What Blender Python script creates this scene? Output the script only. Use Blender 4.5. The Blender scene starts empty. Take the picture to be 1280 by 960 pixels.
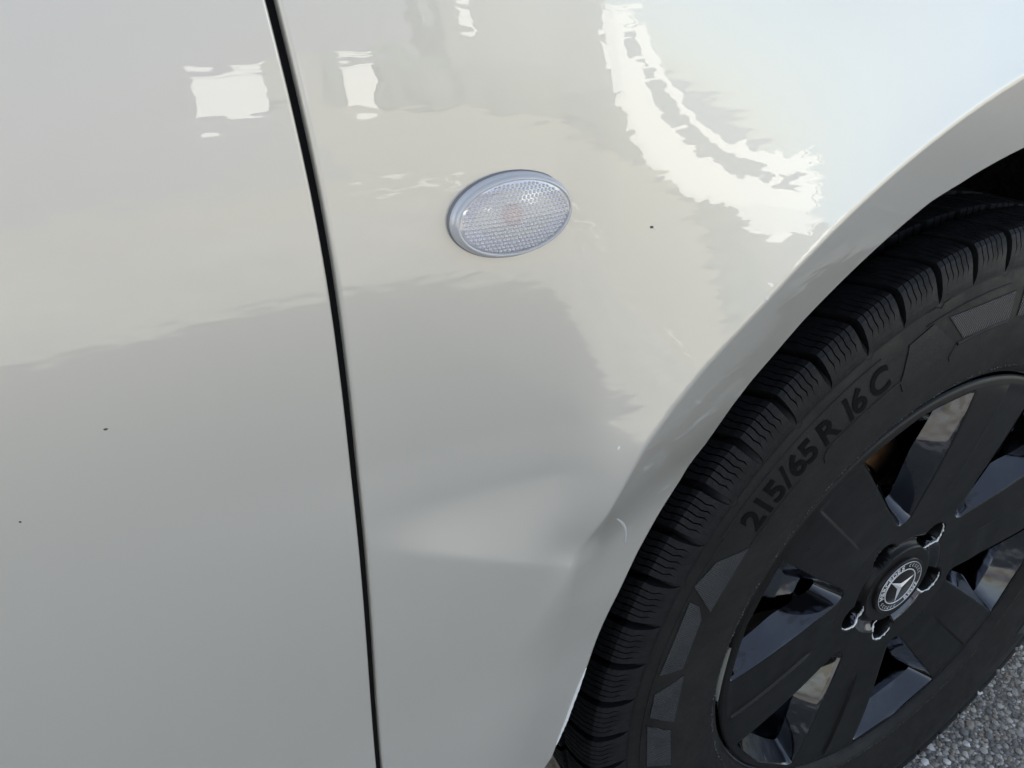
import bpy, bmesh, math, random
import numpy as np
from mathutils import Vector, Matrix
from mathutils import noise as mnoise
random.seed(7); rng = np.random.default_rng(7)
SC = bpy.context.scene
COL = SC.collection
R_ = math.radians
HUB = 0.335                                   # wheel centre height above the ground

# ------------------------------------------------------------------ camera, sky, sun, exposure
cam_d = bpy.data.cameras.new('camera'); cam = bpy.data.objects.new('camera', cam_d); COL.objects.link(cam)
cam_d.sensor_fit = 'HORIZONTAL'; cam_d.sensor_width = 36.0; cam_d.lens = 961.0/1280.0*36.0
cam_d.clip_start = 0.01; cam_d.clip_end = 500
RW = np.array([[0.88383643, -0.2326736, 0.40582774], [-0.46773697, -0.42576058, 0.77456443], [-0.00743524, -0.8744089, -0.48513276]])
CAM = np.array([-0.54937661, -0.29134716, 0.83461702])
m = Matrix(((RW[0, 0], -RW[0, 1], -RW[0, 2], CAM[0]), (RW[1, 0], -RW[1, 1], -RW[1, 2], CAM[1]), (RW[2, 0], -RW[2, 1], -RW[2, 2], CAM[2]), (0, 0, 0, 1)))
cam.matrix_world = m
SC.camera = cam

SUN_EL, SUN_AZ = R_(33.9), R_(-42)              # the sun stands behind the van: its near side is in its own shade
world = bpy.data.worlds.new('World'); SC.world = world; world.use_nodes = True
nt = world.node_tree; nt.nodes.clear()
sky = nt.nodes.new('ShaderNodeTexSky'); sky.sky_type = 'NISHITA'; sky.sun_disc = False
sky.sun_elevation = SUN_EL; sky.sun_rotation = SUN_AZ; sky.air_density = 1.0; sky.dust_density = 1.0; sky.ozone_density = 1.0
bg = nt.nodes.new('ShaderNodeBackground'); bg.inputs[1].default_value = 0.052
wo = nt.nodes.new('ShaderNodeOutputWorld')
hs = nt.nodes.new('ShaderNodeHueSaturation'); hs.inputs['Saturation'].default_value = .62
nt.links.new(sky.outputs[0], hs.inputs['Color']); nt.links.new(hs.outputs[0], bg.inputs[0]); nt.links.new(bg.outputs[0], wo.inputs[0])
sd = bpy.data.lights.new('sun', 'SUN'); sd.energy = 3.0; sd.angle = R_(1.4); sd.color = (1.0, 0.965, 0.905)
so = bpy.data.objects.new('sun', sd); COL.objects.link(so)
sdir = Vector((math.sin(SUN_AZ)*math.cos(SUN_EL), math.cos(SUN_AZ)*math.cos(SUN_EL), math.sin(SUN_EL)))
so.rotation_euler = sdir.to_track_quat('Z', 'Y').to_euler(); so.location = (0, 6, 8)
SC.view_settings.view_transform = 'Standard'; SC.view_settings.look = 'None'; SC.view_settings.gamma = 1.0
SC.view_settings.exposure = 2.60
SC.render.engine = 'CYCLES'; SC.cycles.use_denoising = True
SC.cycles.max_bounces = 8

# ------------------------------------------------------------------ materials
def mat(name, col=(.5, .5, .5), rough=.5, metal=0.0, **kw):
    M = bpy.data.materials.new(name); M.use_nodes = True
    b = M.node_tree.nodes['Principled BSDF']
    if max(col) < .04: b.inputs['Specular IOR Level'].default_value = .27
    b.inputs['Base Color'].default_value = (*col, 1); b.inputs['Roughness'].default_value = rough; b.inputs['Metallic'].default_value = metal
    for k, v in kw.items(): b.inputs[k].default_value = v
    return M
def nodes(M): return M.node_tree.nodes, M.node_tree.links, M.node_tree.nodes['Principled BSDF']
def texco(M):
    n, l, b = nodes(M); t = n.new('ShaderNodeTexCoord'); return t.outputs['Object']
def noise_n(M, scale, detail=4, rough=.55, vec=None):
    n, l, b = nodes(M); t = n.new('ShaderNodeTexNoise'); t.inputs['Scale'].default_value = scale
    t.inputs['Detail'].default_value = detail; t.inputs['Roughness'].default_value = rough
    l.new(vec if vec is not None else texco(M), t.inputs['Vector']); return t.outputs['Fac']
def ramp(M, fac, stops):
    n, l, b = nodes(M); r = n.new('ShaderNodeValToRGB'); e = r.color_ramp.elements
    while len(e) < len(stops): e.new(.5)
    for i, (p, c) in enumerate(stops):
        e[i].position = p; e[i].color = (*c, 1) if len(c) == 3 else c
    l.new(fac, r.inputs[0]); return r.outputs[0]
def bump(M, h, strength, dist, sock='Normal', prev=None):
    n, l, b = nodes(M); u = n.new('ShaderNodeBump'); u.inputs['Strength'].default_value = strength; u.inputs['Distance'].default_value = dist
    l.new(h, u.inputs['Height'])
    if prev is not None: l.new(prev, u.inputs['Normal'])
    l.new(u.outputs[0], b.inputs[sock]); return u.outputs[0]

PAINT = mat('silver_white_paint', (.69, .660, .588), .38, .45)
n, l, b = nodes(PAINT)
b.inputs['Coat Weight'].default_value = 1.0; b.inputs['Coat Roughness'].default_value = .012; b.inputs['Coat IOR'].default_value = 1.74
mp = n.new('ShaderNodeMapping'); mp.inputs['Scale'].default_value = (.55, 1, 1.7); l.new(texco(PAINT), mp.inputs['Vector'])
o1 = noise_n(PAINT, 130, 1, .4, mp.outputs[0])
bump(PAINT, o1, .7, .00008, 'Coat Normal')
d1 = noise_n(PAINT, 5, 5, .6); rr = ramp(PAINT, d1, [(.15, (.36,)*3), (.9, (.43,)*3)]); l.new(rr, b.inputs['Roughness'])

def rubber(name, lo, hi, rough=.55, sc=40):
    M = mat(name, lo, rough); n, l, b = nodes(M)
    f = noise_n(M, sc, 6, .65); l.new(ramp(M, f, [(.35, lo), (.72, hi)]), b.inputs['Base Color'])
    g = noise_n(M, 900, 3, .6); u = bump(M, g, .35, .0006)
    f2 = noise_n(M, 60, 4); l.new(ramp(M, f2, [(.3, (rough-.12,)*3), (.75, (rough+.15,)*3)]), b.inputs['Roughness'])
    return M
SIDE = rubber('tyre_sidewall_rubber', (.008, .008, .0076), (.018, .0171, .0155), .55, 26)
TREAD = rubber('tyre_tread_rubber', (.004, .0042, .005), (.013, .0134, .0148),   .6, 90)
TREAD.node_tree.nodes['Principled BSDF'].inputs['Specular IOR Level'].default_value = .28
LETTER = mat('moulded_letter_black', (.0012, .0012, .0012), .75)
# panels with fine moulded hatching
PANEL = rubber('hatched_rubber', (.030, .031, .034), (.048, .049, .050), .42, 60)
n, l, b = nodes(PANEL)
w = n.new('ShaderNodeTexWave'); w.inputs['Scale'].default_value = 330; w.bands_direction = 'DIAGONAL'; l.new(texco(PANEL), w.inputs['Vector'])
bump(PANEL, w.outputs['Fac'], .7, .0006)
PANEL2 = rubber('smooth_panel_rubber', (.011, .011, .011), (.017, .017, .0165), .45, 60)
LETTER.node_tree.nodes['Principled BSDF'].inputs['Specular IOR Level'].default_value = .15
LINE = mat('moulded_line_black', (.007, .007, .008), .6)
COVER = mat('wheel_cover_black', (.011, .0115, .011), .36); n, l, b = nodes(COVER)
f = noise_n(COVER, 18, 6, .65); l.new(ramp(COVER, f, [(.3, (.0032, .0035, .0033)), (.75, (.0072, .0076, .0070))]), b.inputs['Base Color'])
g = noise_n(COVER, 1100, 2); bump(COVER, g, .18, .0003)
f2 = noise_n(COVER, 35, 5); l.new(ramp(COVER, f2, [(.3, (.27,)*3), (.75, (.44,)*3)]), b.inputs['Roughness'])
GLOSSB = mat('gloss_black_steel', (.09, .098, .12), .14, 1.0); n, l, b = nodes(GLOSSB)
b.inputs['Coat Weight'].default_value = .8; b.inputs['Coat Roughness'].default_value = .08
g = noise_n(GLOSSB, 28, 3); bump(GLOSSB, g, .35, .004)
GLOSSW = mat('gloss_black_edge', (.024, .027, .035), .14, .9); GLOSSW.node_tree.nodes['Principled BSDF'].inputs['Coat Weight'].default_value = 1.0; GLOSSW.node_tree.nodes['Principled BSDF'].inputs['Coat IOR'].default_value = 1.7
n, l, b = nodes(GLOSSW); g = noise_n(GLOSSW, 38, 2); bump(GLOSSW, g, .6, .007)
RUST = mat('rusty_iron', (.16, .075, .025), .8); n, l, b = nodes(RUST)
f = noise_n(RUST, 60, 5); l.new(ramp(RUST, f, [(.3, (.05, .025, .012)), (.6, (.22, .10, .03)), (.8, (.30, .17, .06))]), b.inputs['Base Color'])
DISC = mat('brake_disc_steel', (.11, .095, .085), .5, .6)
DARK = mat('black_seal_rubber', (.0035, .0035, .004), .85)
LINER = mat('arch_liner_felt', (.010, .010, .011), .9); n, l, b = nodes(LINER)
g = noise_n(LINER, 90, 5); bump(LINER, g, .9, .012)
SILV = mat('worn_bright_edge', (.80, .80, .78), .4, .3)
EMB_S = mat('emblem_silver', (.78, .78, .77), .3, .35)
EMB_B = mat('emblem_black', (.014, .011, .012), .25)
CHIP = mat('paint_chip_dark', (.07, .06, .05), .7)
CHIPW = mat('bare_edge_white', (.80, .80, .78), .5)
SCR = mat('scratch_primer_grey', (.60, .62, .61), .35)
VALVE = mat('valve_grey', (.42, .43, .43), .4, .5)
WEIGHT = mat('zinc_weight', (.18, .18, .16), .55, .3)
# lamp
LENS = bpy.data.materials.new('clear_lens'); LENS.use_nodes = True
n, l = LENS.node_tree.nodes, LENS.node_tree.links; b = n['Principled BSDF']
b.inputs['Base Color'].default_value = (.92, .91, .91, 1); b.inputs['Roughness'].default_value = .08; b.inputs['Metallic'].default_value = .5
b.inputs['Coat Weight'].default_value = .5
tr = n.new('ShaderNodeBsdfTransparent'); tr.inputs[0].default_value = (.93, .94, .97, 1); mx = n.new('ShaderNodeMixShader'); mx.inputs[0].default_value = .55
l.new(tr.outputs[0], mx.inputs[1]); l.new(b.outputs[0], mx.inputs[2]); l.new(mx.outputs[0], n['Material Output'].inputs[0])
HOUSING = mat('lamp_housing_grey', (.60, .60, .61), .25, .2); HOUSING.node_tree.nodes['Principled BSDF'].inputs['Coat Weight'].default_value = .6
REFL = mat('lamp_reflector', (.70, .65, .66), .35, .5)
AMBER = mat('amber_bulb', (.78, .42, .29), .4)
GASKET = mat('lamp_gasket', (.22, .22, .23), .6)
GLASS = mat('tinted_glass', (.02, .025, .025), .05)
# ground
ASPH = mat('asphalt', (.1, .1, .1), .85); n, l, b = nodes(ASPH)
v = n.new('ShaderNodeTexVoronoi'); v.inputs['Scale'].default_value = 210; l.new(texco(ASPH), v.inputs['Vector'])
sep = n.new('ShaderNodeSeparateColor'); l.new(v.outputs['Color'], sep.inputs[0])
c1 = ramp(ASPH, sep.outputs[0], [(0, (.17,.165,.152)), (.5, (.31,.298,.27)), (.85, (.33, .315, .285)), (1, (.50, .48, .43))])
big = ramp(ASPH, noise_n(ASPH, 3, 5), [(.3, (.8, .8, .8)), (.7, (1.15, 1.12, 1.08))])
mm = n.new('ShaderNodeMix'); mm.data_type = 'RGBA'; mm.blend_type = 'MULTIPLY'; mm.inputs[0].default_value = 1
l.new(c1, mm.inputs[6]); l.new(big, mm.inputs[7]); l.new(mm.outputs[2], b.inputs['Base Color'])
bump(ASPH, v.outputs['Distance'], -.8, .003)
PAVE = mat('beige_paving', (.30, .275, .225), .85); n, l, b = nodes(PAVE)
l.new(ramp(PAVE, noise_n(PAVE, 2.5, 6), [(.3, (.225, .205, .155)), (.7, (.285, .262, .20))]), b.inputs['Base Color'])
ROAD = mat('grey_road', (.165, .168, .185), .85); n, l, b = nodes(ROAD)
l.new(ramp(ROAD, noise_n(ROAD, 2.5, 6), [(.3, (.14, .142, .158)), (.7, (.185, .188, .205))]), b.inputs['Base Color'])
ROADP = mat('white_road_paint', (.62, .62, .59), .7)
def stone(name, c, r=.6):
    M = mat(name, c, r); n, l, b = nodes(M)
    f = noise_n(M, 220, 4); l.new(ramp(M, f, [(.3, tuple(k*.75 for k in c)), (.7, tuple(min(1, k*1.2) for k in c))]), b.inputs['Base Color']); return M
STONES = [stone('stone_dark', (.20, .193, .182)), stone('stone_grey', (.40, .375, .335)), stone('stone_brown', (.35, .30, .245)), stone('stone_pale', (.54, .515, .465)), stone('stone_white', (.78, .76, .70))]
WALL_L = mat('lavender_grey_render', (.14, .145, .17), .9)
WALL_B = mat('beige_render', (.17, .163, .145), .9)
WALL_W = mat('white_render', (.82, .82, .80), .9)
ROOFM = mat('grey_roof_tiles', (.12, .115, .11), .85)
HORIZON_RIDGE = mat('haze_tinted_ridge', (.17, .178, .205), .95)  # blue grey haze put into the colour of the added ridge
HEDGE = mat('hedge_leaves', (.07, .085, .065), .9)
for M_, a_, b_ in ((WALL_L, .93, 1.06), (WALL_B, .92, 1.08), (WALL_W, .97, 1.02)):
    n, l, b = nodes(M_); c = b.inputs['Base Color'].default_value
    l.new(ramp(M_, noise_n(M_, 1.6, 5), [(.3, tuple(k*a_ for k in c[:3])), (.7, tuple(min(1, k*b_) for k in c[:3]))]), b.inputs['Base Color'])

# ------------------------------------------------------------------ helpers
def link(name, me, material=None, parent=None, smooth=True):
    if material is not None: me.materials.append(material)
    if smooth: me.polygons.foreach_set('use_smooth', [True]*len(me.polygons))
    o = bpy.data.objects.new(name, me); COL.objects.link(o)
    if parent is not None: o.parent = parent
    return o
def meshobj(name, verts, faces, material, parent=None, smooth=True):
    me = bpy.data.meshes.new(name); me.from_pydata([tuple(map(float, p)) for p in verts], [], faces); me.update()
    return link(name, me, material, parent, smooth)
def tag(o, label=None, cat=None, group=None, kind=None):
    for k, v in (('label', label), ('category', cat), ('group', group), ('kind', kind)):
        if v: o[k] = v
    return o
def W(r, th, off):                           # wheel coordinates -> van coordinates (origin on the ground below the hub)
    return (r*math.cos(th), -off, HUB + r*math.sin(th))
class MB:
    def __init__(s): s.v = []; s.f = []
    def add(s, vs, fs):
        k = len(s.v); s.v += [tuple(map(float, p)) for p in vs]; s.f += [tuple(i+k for i in f) for f in fs]
    def box(s, x0, x1, y0, y1, z0, z1):
        s.add([(x0,y0,z0),(x1,y0,z0),(x1,y1,z0),(x0,y1,z0),(x0,y0,z1),(x1,y0,z1),(x1,y1,z1),(x0,y1,z1)],
              [(0,3,2,1),(4,5,6,7),(0,1,5,4),(1,2,6,5),(2,3,7,6),(3,0,4,7)])
    def tube(s, pts, rad, seg=6):
        pts = [Vector(p) for p in pts]; N = len(pts); rads = rad if hasattr(rad, '__len__') else [rad]*N
        vs = []; fs = []
        for i, p in enumerate(pts):
            t = (pts[min(i+1, N-1)] - pts[max(i-1, 0)]).normalized()
            a = t.cross(Vector((.13, .9, .21))).normalized(); b_ = t.cross(a)
            for k in range(seg):
                an = 2*math.pi*k/seg; vs.append(p + (a*math.cos(an) + b_*math.sin(an))*rads[i])
        for i in range(N-1):
            for k in range(seg):
                fs.append((i*seg+k, i*seg+(k+1)%seg, (i+1)*seg+(k+1)%seg, (i+1)*seg+k))
        fs += [tuple(range(seg))[::-1], tuple((N-1)*seg+k for k in range(seg))]
        s.add(vs, fs)
    def build(s, name, material, parent=None, smooth=True): return meshobj(name, s.v, s.f, material, parent, smooth)
def revolve(name, prof, material, parent, seg=240, keep=None, closed=False):
    vs = []; fs = []; N = len(prof)
    for i in range(seg):
        th = 2*math.pi*i/seg
        for (off, r) in prof: vs.append(W(r, th, off))
    for i in range(seg):
        j = (i+1) % seg
        for k in range(N if closed else N-1):
            k2 = (k+1) % N
            if keep is not None and not keep((prof[k][1]+prof[k2][1])/2, 2*math.pi*(i+.5)/seg): continue
            fs.append((i*N+k, i*N+k2, j*N+k2, j*N+k))
    return meshobj(name, vs, fs, material, parent)
def gridmesh(P):                             # P: (nu, nv, 3) array -> verts, faces
    nu, nv = P.shape[:2]; vs = P.reshape(-1, 3).tolist(); fs = []
    for i in range(nu-1):
        for j in range(nv-1): fs.append((i*nv+j, i*nv+j+1, (i+1)*nv+j+1, (i+1)*nv+j))
    return vs, fs
def smooth(t): t = np.clip(t, 0, 1); return t*t*(3-2*t)

# ------------------------------------------------------------------ the ground
GX, GY = 60, 60
asph = MB(); asph.box(-60, 60, -3.05, 60, -.4, 0.0)
ground = asph.build('asphalt_ground', ASPH, None, False); tag(ground, 'grey asphalt with pale aggregate stones under the wheel', None, None, 'structure')
mb = MB(); mb.box(-60, 60, -60, -3.05, -.4, -.004); pv = mb.build('paved_yard', PAVE, None, False); tag(pv, 'sunlit beige paving across from the van', None, None, 'structure')
mb = MB(); [mb.box(x0, x0+w_, -3.50-jj, -3.455-jj, -.003, .0035) for x0, w_, jj in ((.24,.10,0),(.37,.20,.01),(.60,.09,0),(.72,.16,-.01))]; rl = mb.build('road_line', ROADP, None, False); tag(rl, 'thin white line on the sunlit ground', None, None, 'structure')

mb = MB(); mb.box(-60, .42, -60, -3.98, -.003, .002); rd = mb.build('side_road', ROAD, None, False); tag(rd, 'grey road surface beyond the sunlit paving', None, None, 'structure')

# stones set in the asphalt near the wheel
def stone_mesh(seed, sub=1):
    bm = bmesh.new(); bmesh.ops.create_icosphere(bm, subdivisions=sub, radius=1)
    r = random.Random(seed); o = Vector((r.random()*50, r.random()*50, r.random()*50))
    for v_ in bm.verts:
        k = 1 + .45*mnoise.noise(v_.co*1.1 + o); v_.co *= k
    me = bpy.data.meshes.new('stone'); bm.to_mesh(me); bm.free(); return me
variants = []
for mi, M_ in enumerate(STONES):
    for k in range(4):
        me = stone_mesh(mi*10+k); me.materials.append(M_)
        me.polygons.foreach_set('use_smooth', [True]*len(me.polygons)); variants.append(me)
def in_view(x, y):
    q = RW.T @ (np.array([x, y, 0.0]) - CAM); return 640+961*q[0]/q[2], 480+961*q[1]/q[2]
spots = []; cell = {}
def free(x, y, r):
    i, j = int(x/.012), int(y/.012)
    for a in (-1, 0, 1):
        for b_ in (-1, 0, 1):
            for (px, py, pr) in cell.get((i+a, j+b_), ()):
                if (px-x)**2+(py-y)**2 < (.80*(pr+r))**2: return False
    cell.setdefault((i, j), []).append((x, y, r)); return True
for rad, tries in ((.0058, 200), (.0043, 1500), (.0032, 5000), (.0022, 16000), (.0014, 22000)):
    for _ in range(tries):
        x, y = random.uniform(.05, .56), random.uniform(-.13, .10)
        r = rad*random.uniform(.82, 1.18)
        u, w_ = in_view(x, y)
        if u < 1040 or u > 1330 or w_ > 1010 or w_ < 720: continue
        if free(x, y, r): spots.append((x, y, r))
spots.sort(key=lambda s: -s[2])
def pick(r):
    w_ = [.30, .36, .14, .15, .05] if r < .004 else [.24, .32, .14, .20, .10]
    return random.choices(range(5), w_)[0]
ind = spots[:285]
for (x, y, r) in ind:
    me = variants[pick(r)*4 + random.randrange(4)]
    o = bpy.data.objects.new('stone', me); COL.objects.link(o); o.parent = ground
    o.scale = (r*random.uniform(.75, 1.25), r*random.uniform(.7, 1.15), r*random.uniform(.45, .65)); o.location = (x, y, r*.10)
    o.rotation_euler = (random.uniform(-.3, .3), random.uniform(-.3, .3), random.uniform(0, 6.3))
ico = stone_mesh(99); iv = np.array([v_.co[:] for v_ in ico.vertices]); ifc = [tuple(p.vertices) for p in ico.polygons]
vs = []; fs = []; mids = []
for (x, y, r) in spots[285:]:
    a = random.uniform(0, 6.3); s = np.array([r*random.uniform(.8, 1.3), r*random.uniform(.7, 1.1), r*random.uniform(.5, .75)])
    q = iv*s; c_, s_ = math.cos(a), math.sin(a); q = np.c_[q[:, 0]*c_-q[:, 1]*s_+x, q[:, 0]*s_+q[:, 1]*c_+y, q[:, 2]+r*.05]
    k = len(vs); vs += q.tolist(); fs += [tuple(i+k for i in f) for f in ifc]; mids += [pick(r)]*len(ifc)
chips = meshobj('fine_aggregate', vs, fs, None, ground)
for M_ in STONES: chips.data.materials.append(M_)
chips.data.polygons.foreach_set('material_index', mids); tag(chips, kind='stuff')

# ------------------------------------------------------------------ houses and hedge across the street; boxes and ridge added for paint reflections
def house(name, label, wall, x0, x1, y, d, h, doors=()):
    e = bpy.data.objects.new(name, None); COL.objects.link(e); e.location = ((x0+x1)/2, y-d/2, 0); tag(e, label, 'house')
    cx, cy = (x0+x1)/2, y-d/2; hw, hd = (x1-x0)/2, d/2
    q = MB(); q.box(-hw, hw, -hd, hd, -.01, h); q.build('wall', wall, e, False)
    q = MB(); q.add([(-hw-.3, -hd-.3, h+.003), (hw+.3, -hd-.3, h+.003), (hw+.3, hd+.3, h+.003), (-hw-.3, hd+.3, h+.003), (-hw-.3, 0, h+1.3), (hw+.3, 0, h+1.3)],
                    [(0, 1, 5, 4), (2, 3, 4, 5), (1, 2, 5), (3, 0, 4), (3, 2, 1, 0)]); q.build('roof', ROOFM, e, False)
    for (nm, a, b_, z0, z1, M_) in doors:
        q = MB(); q.box(a-cx, b_-cx, hd+.003, hd+.05, z0, z1); q.build(nm, M_, e, False)
    return e
house('garage', 'lavender grey garage far behind the grey road', WALL_L, -14, 6.2, -20, 6, 4.2, [('garage_door', 3.4, 5.4, .02, 2.0, WALL_L)])
house('beige_house', 'beige rendered house with white shutters beyond the hedge', WALL_B, 6.5, 12.2, -22, 7, 5.0,
      [('shutter', 7.2, 7.6, .9, 1.9, WALL_W), ('shutter', 8.6, 9.0, .9, 1.7, WALL_W), ('shutter', 11.2, 11.7, .9, 1.8, WALL_W)])
def box_thing(name, label, cat, x0, x1, y0, y1, h, cap=.04):
    e = bpy.data.objects.new(name, None); COL.objects.link(e); e.location = ((x0+x1)/2, (y0+y1)/2, 0); tag(e, label, cat)
    hw, hd = (x1-x0)/2, (y1-y0)/2
    q = MB(); q.box(-hw, hw, -hd, hd, -.01, h); q.build('base', WALL_W, e, False)
    q = MB(); q.box(-hw-.02, hw+.02, -hd-.02, hd+.02, h+.003, h+.003+cap); q.build('coping', WALL_W, e, False)
    return e
standin = box_thing('streak_standin', 'added white hut to the right of the hedge', 'standin', 4.12, 4.9, -8.2, -7.4, 1.45)  # unseen white box added to give the wing its bright reflected streak
for (a_, b_, z0, z1) in ((.02, .24, .50, .95), (-.12, .10, 1.06, 1.25), (.12, .30, .12, .34)):
    q = MB(); q.box(a_, b_, .402, .43, z0, z1); q.build('window', WALL_L, standin, False)  # dark panels added only to break up the reflected streak
box_thing('patch_box', 'added wide white planter box at the left end of the hedge', 'filler', -.47, .24, -8.3, -7.9, .44)  # unseen white boxes added for the bright patches mirrored in door and wing
box_thing('patch_box', 'added narrow white planter box in front of the hedge', 'filler', 1.18, 1.52, -7.7, -7.4, .47)
q = MB(); hv = []; hf = []
for i in range(120):
    x = 24 + i*1.6
    for j, (dy, t) in enumerate(((0, 0), (-2, .55), (-5, .85), (-12, 1.0), (-40, .3), (-60, 0))):
        hh = 3.6*(.75 + .5*mnoise.noise(Vector((x*.06, 3, 0))) + .12*mnoise.noise(Vector((x*.4, 8, j*.7))))*min(1, (i+2)/6)
        hv.append((x + dy*.3, -48 + dy + 4*mnoise.noise(Vector((x*.05, 1, 2))), -.05 + hh*t))
for i in range(119):
    for j in range(5): hf.append((i*6+j, i*6+j+1, i*6+j+7, i*6+j+6))
hl = meshobj('hills', hv, hf, HORIZON_RIDGE, None); tag(hl, 'added blue grey ridge that dims the horizon mirrored in the paint', None, None, 'structure')  # unseen ridge added to dim the bright horizon in the wing's reflection
bm = bmesh.new(); bmesh.ops.create_grid(bm, x_segments=160, y_segments=14, size=1)
for v_ in bm.verts:
    x = 2.75 + v_.co.x*1.75; t = v_.co.y
    a = (t+1)/2*math.pi; y = -7.8 + .3*math.cos(a); z = .02 + .5*math.sin(a)
    k = mnoise.noise(Vector((x*4.1, y*4, z*4)))*.16 + mnoise.noise(Vector((x*12, y*12, z*12)))*.06
    v_.co = Vector((x, y+k*math.cos(a), max(-.01, z+k*math.sin(a))))
me = bpy.data.meshes.new('hedge'); bm.to_mesh(me); bm.free(); hg = link('hedge', me, HEDGE); tag(hg, 'low clipped grey green hedge in front of the houses', 'hedge')

# ------------------------------------------------------------------ the van
van = bpy.data.objects.new('van', None); COL.objects.link(van); van.location = (0, 0, 0)
tag(van, 'silver white van with dented front wing and black wheel', 'van')

# --- outer skin as a height field: off(x, z) = metres outside the wheel plane
zt = np.array([-.2, .30, .45, .58, .66, .73, .78, .82, .86, .92, 1.0, 1.1]); tt = np.array([-4, -3., -1.8, -.5, .2, .8, 1.6, 2.6, 4.2, 7.5, 15., 30.])
zz = np.linspace(-.2, 1.1, 1301); tl = np.interp(zz, zt, tt); tl = np.convolve(np.pad(tl, 40, mode='edge'), np.ones(81)/81, 'valid')
Bz = -np.concatenate([[0], np.cumsum(np.tan(np.radians((tl[1:]+tl[:-1])/2))*np.diff(zz))]); Bz += .0345 - np.interp(.62, zz, Bz)
def base(z): return np.interp(z, zz, Bz)
lip_th = np.array( [-30, 60, 90, 103.6, 110.6, 113.8, 120.3, 123.4, 126.5, 132.3, 134.4, 137.9, 141.4, 144.5, 148.3, 153.6, 160.4, 167.3, 171.8, 172.8, 230] ); lip_r = np.array( [0.4, 0.41, 0.416, 0.4174, 0.4189, 0.4216, 0.4184, 0.417, 0.4162, 0.41, 0.4045, 0.3921, 0.3885, 0.3905, 0.3912, 0.3891, 0.3831, 0.3833, 0.3876, 0.3929, 0.3929] )
cr_th = np.array([-30, 60, 90, 108.9, 114.1, 119.2, 124.9, 129.7, 134.4, 140.1, 145.8, 152.5, 163.3, 230]); cr_r = np.array([.45, .46, .468, .4741, .4738, .4732, .4724, .4715, .4726, .4700, .4590, .4450, .4375, .437])
def LIP(th): return np.interp(th, lip_th, lip_r)
def CRE(th): return np.interp(th, cr_th, cr_r)
DX, DZ = -.3885, .5795                         # the dent
def skin(x, z):
    x = np.asarray(x, float); z = np.asarray(z, float)
    r = np.hypot(x, z-HUB); th = np.degrees(np.arctan2(z-HUB, x)); th = np.where(th < -90, th+360, th)
    rc = CRE(th); B = base(z) + .046*(np.clip(z, .655, .90)-.70)*smooth((x+.62)/.20)*(1-.38*smooth((x+.52)/.13))*smooth((-.30-x)/.12+.2)
    A = .009 + .017*smooth((z-.48)/.16)
    w_ = .100
    f1 = B + A*np.exp(-np.clip((r-rc), -.06, 1)/w_)
    f1 = f1 + .0022*smooth((143-th)/18)*np.exp(-np.clip(r-rc, -.02, 1)/.040)
    low = smooth((.60-z)/.10)
    f2 = B + A + .0022*smooth((143-th)/18) - (rc-r)*(.40-.17*low)
    k = .0007 + .006*low
    h = np.clip(.5 + .5*(f1-f2)/k, 0, 1)
    s = f1*(1-h) + f2*h - k*h*(1-h)
    # crease pushed in by a knock
    d = np.hypot((x-DX)/.9, (z-DZ)); s = s - .0028*np.exp(-(d/.015)**2)
    s = s - .0022*np.exp(-(((x-DX-.012)/.035)**2 + ((z-DZ+.012)/.030)**2))
    # the pressed ridge that runs back from the knock
    zr = .6084 + (x+.4703)*(-.0345/.0707); dd = z-zr
    fade = smooth((x+.500)/.05)*smooth((-.372-x)/.03)
    L = .014 + .046*np.clip((x+.485)/.10, 0, 1); u = np.clip(dd/L, 0, 1); prof = -.20*L*(u-u**3/3)*np.exp(-np.clip(dd-L, 0, 1)/.07)
    s = s + fade*prof
    # slightly wavy sheet metal
    s = s + .00012*np.sin(x*31+z*17) + .0001*np.sin(z*43-x*13+1)
    return s
gap_z = np.array([.15, .40, .4747, .5322, .5831, .6672, .7218, .7671, .7979, .8137, .8244, .90, 1.05]); gap_x = np.array([-.5045, -.4967, -.4941, -.4923, -.4906, -.4879, -.4872, -.4882, -.4912, -.4929, -.4943, -.503, -.53])
gz = np.linspace(.15, 1.05, 181); gx = np.interp(gz, gap_z, gap_x); gx = np.convolve(np.pad(gx, 9, mode='edge'), np.ones(19)/19, 'valid')
def GAP(z): return np.interp(z, gz, gx)
GW = .00235                                  # half the door gap

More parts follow.
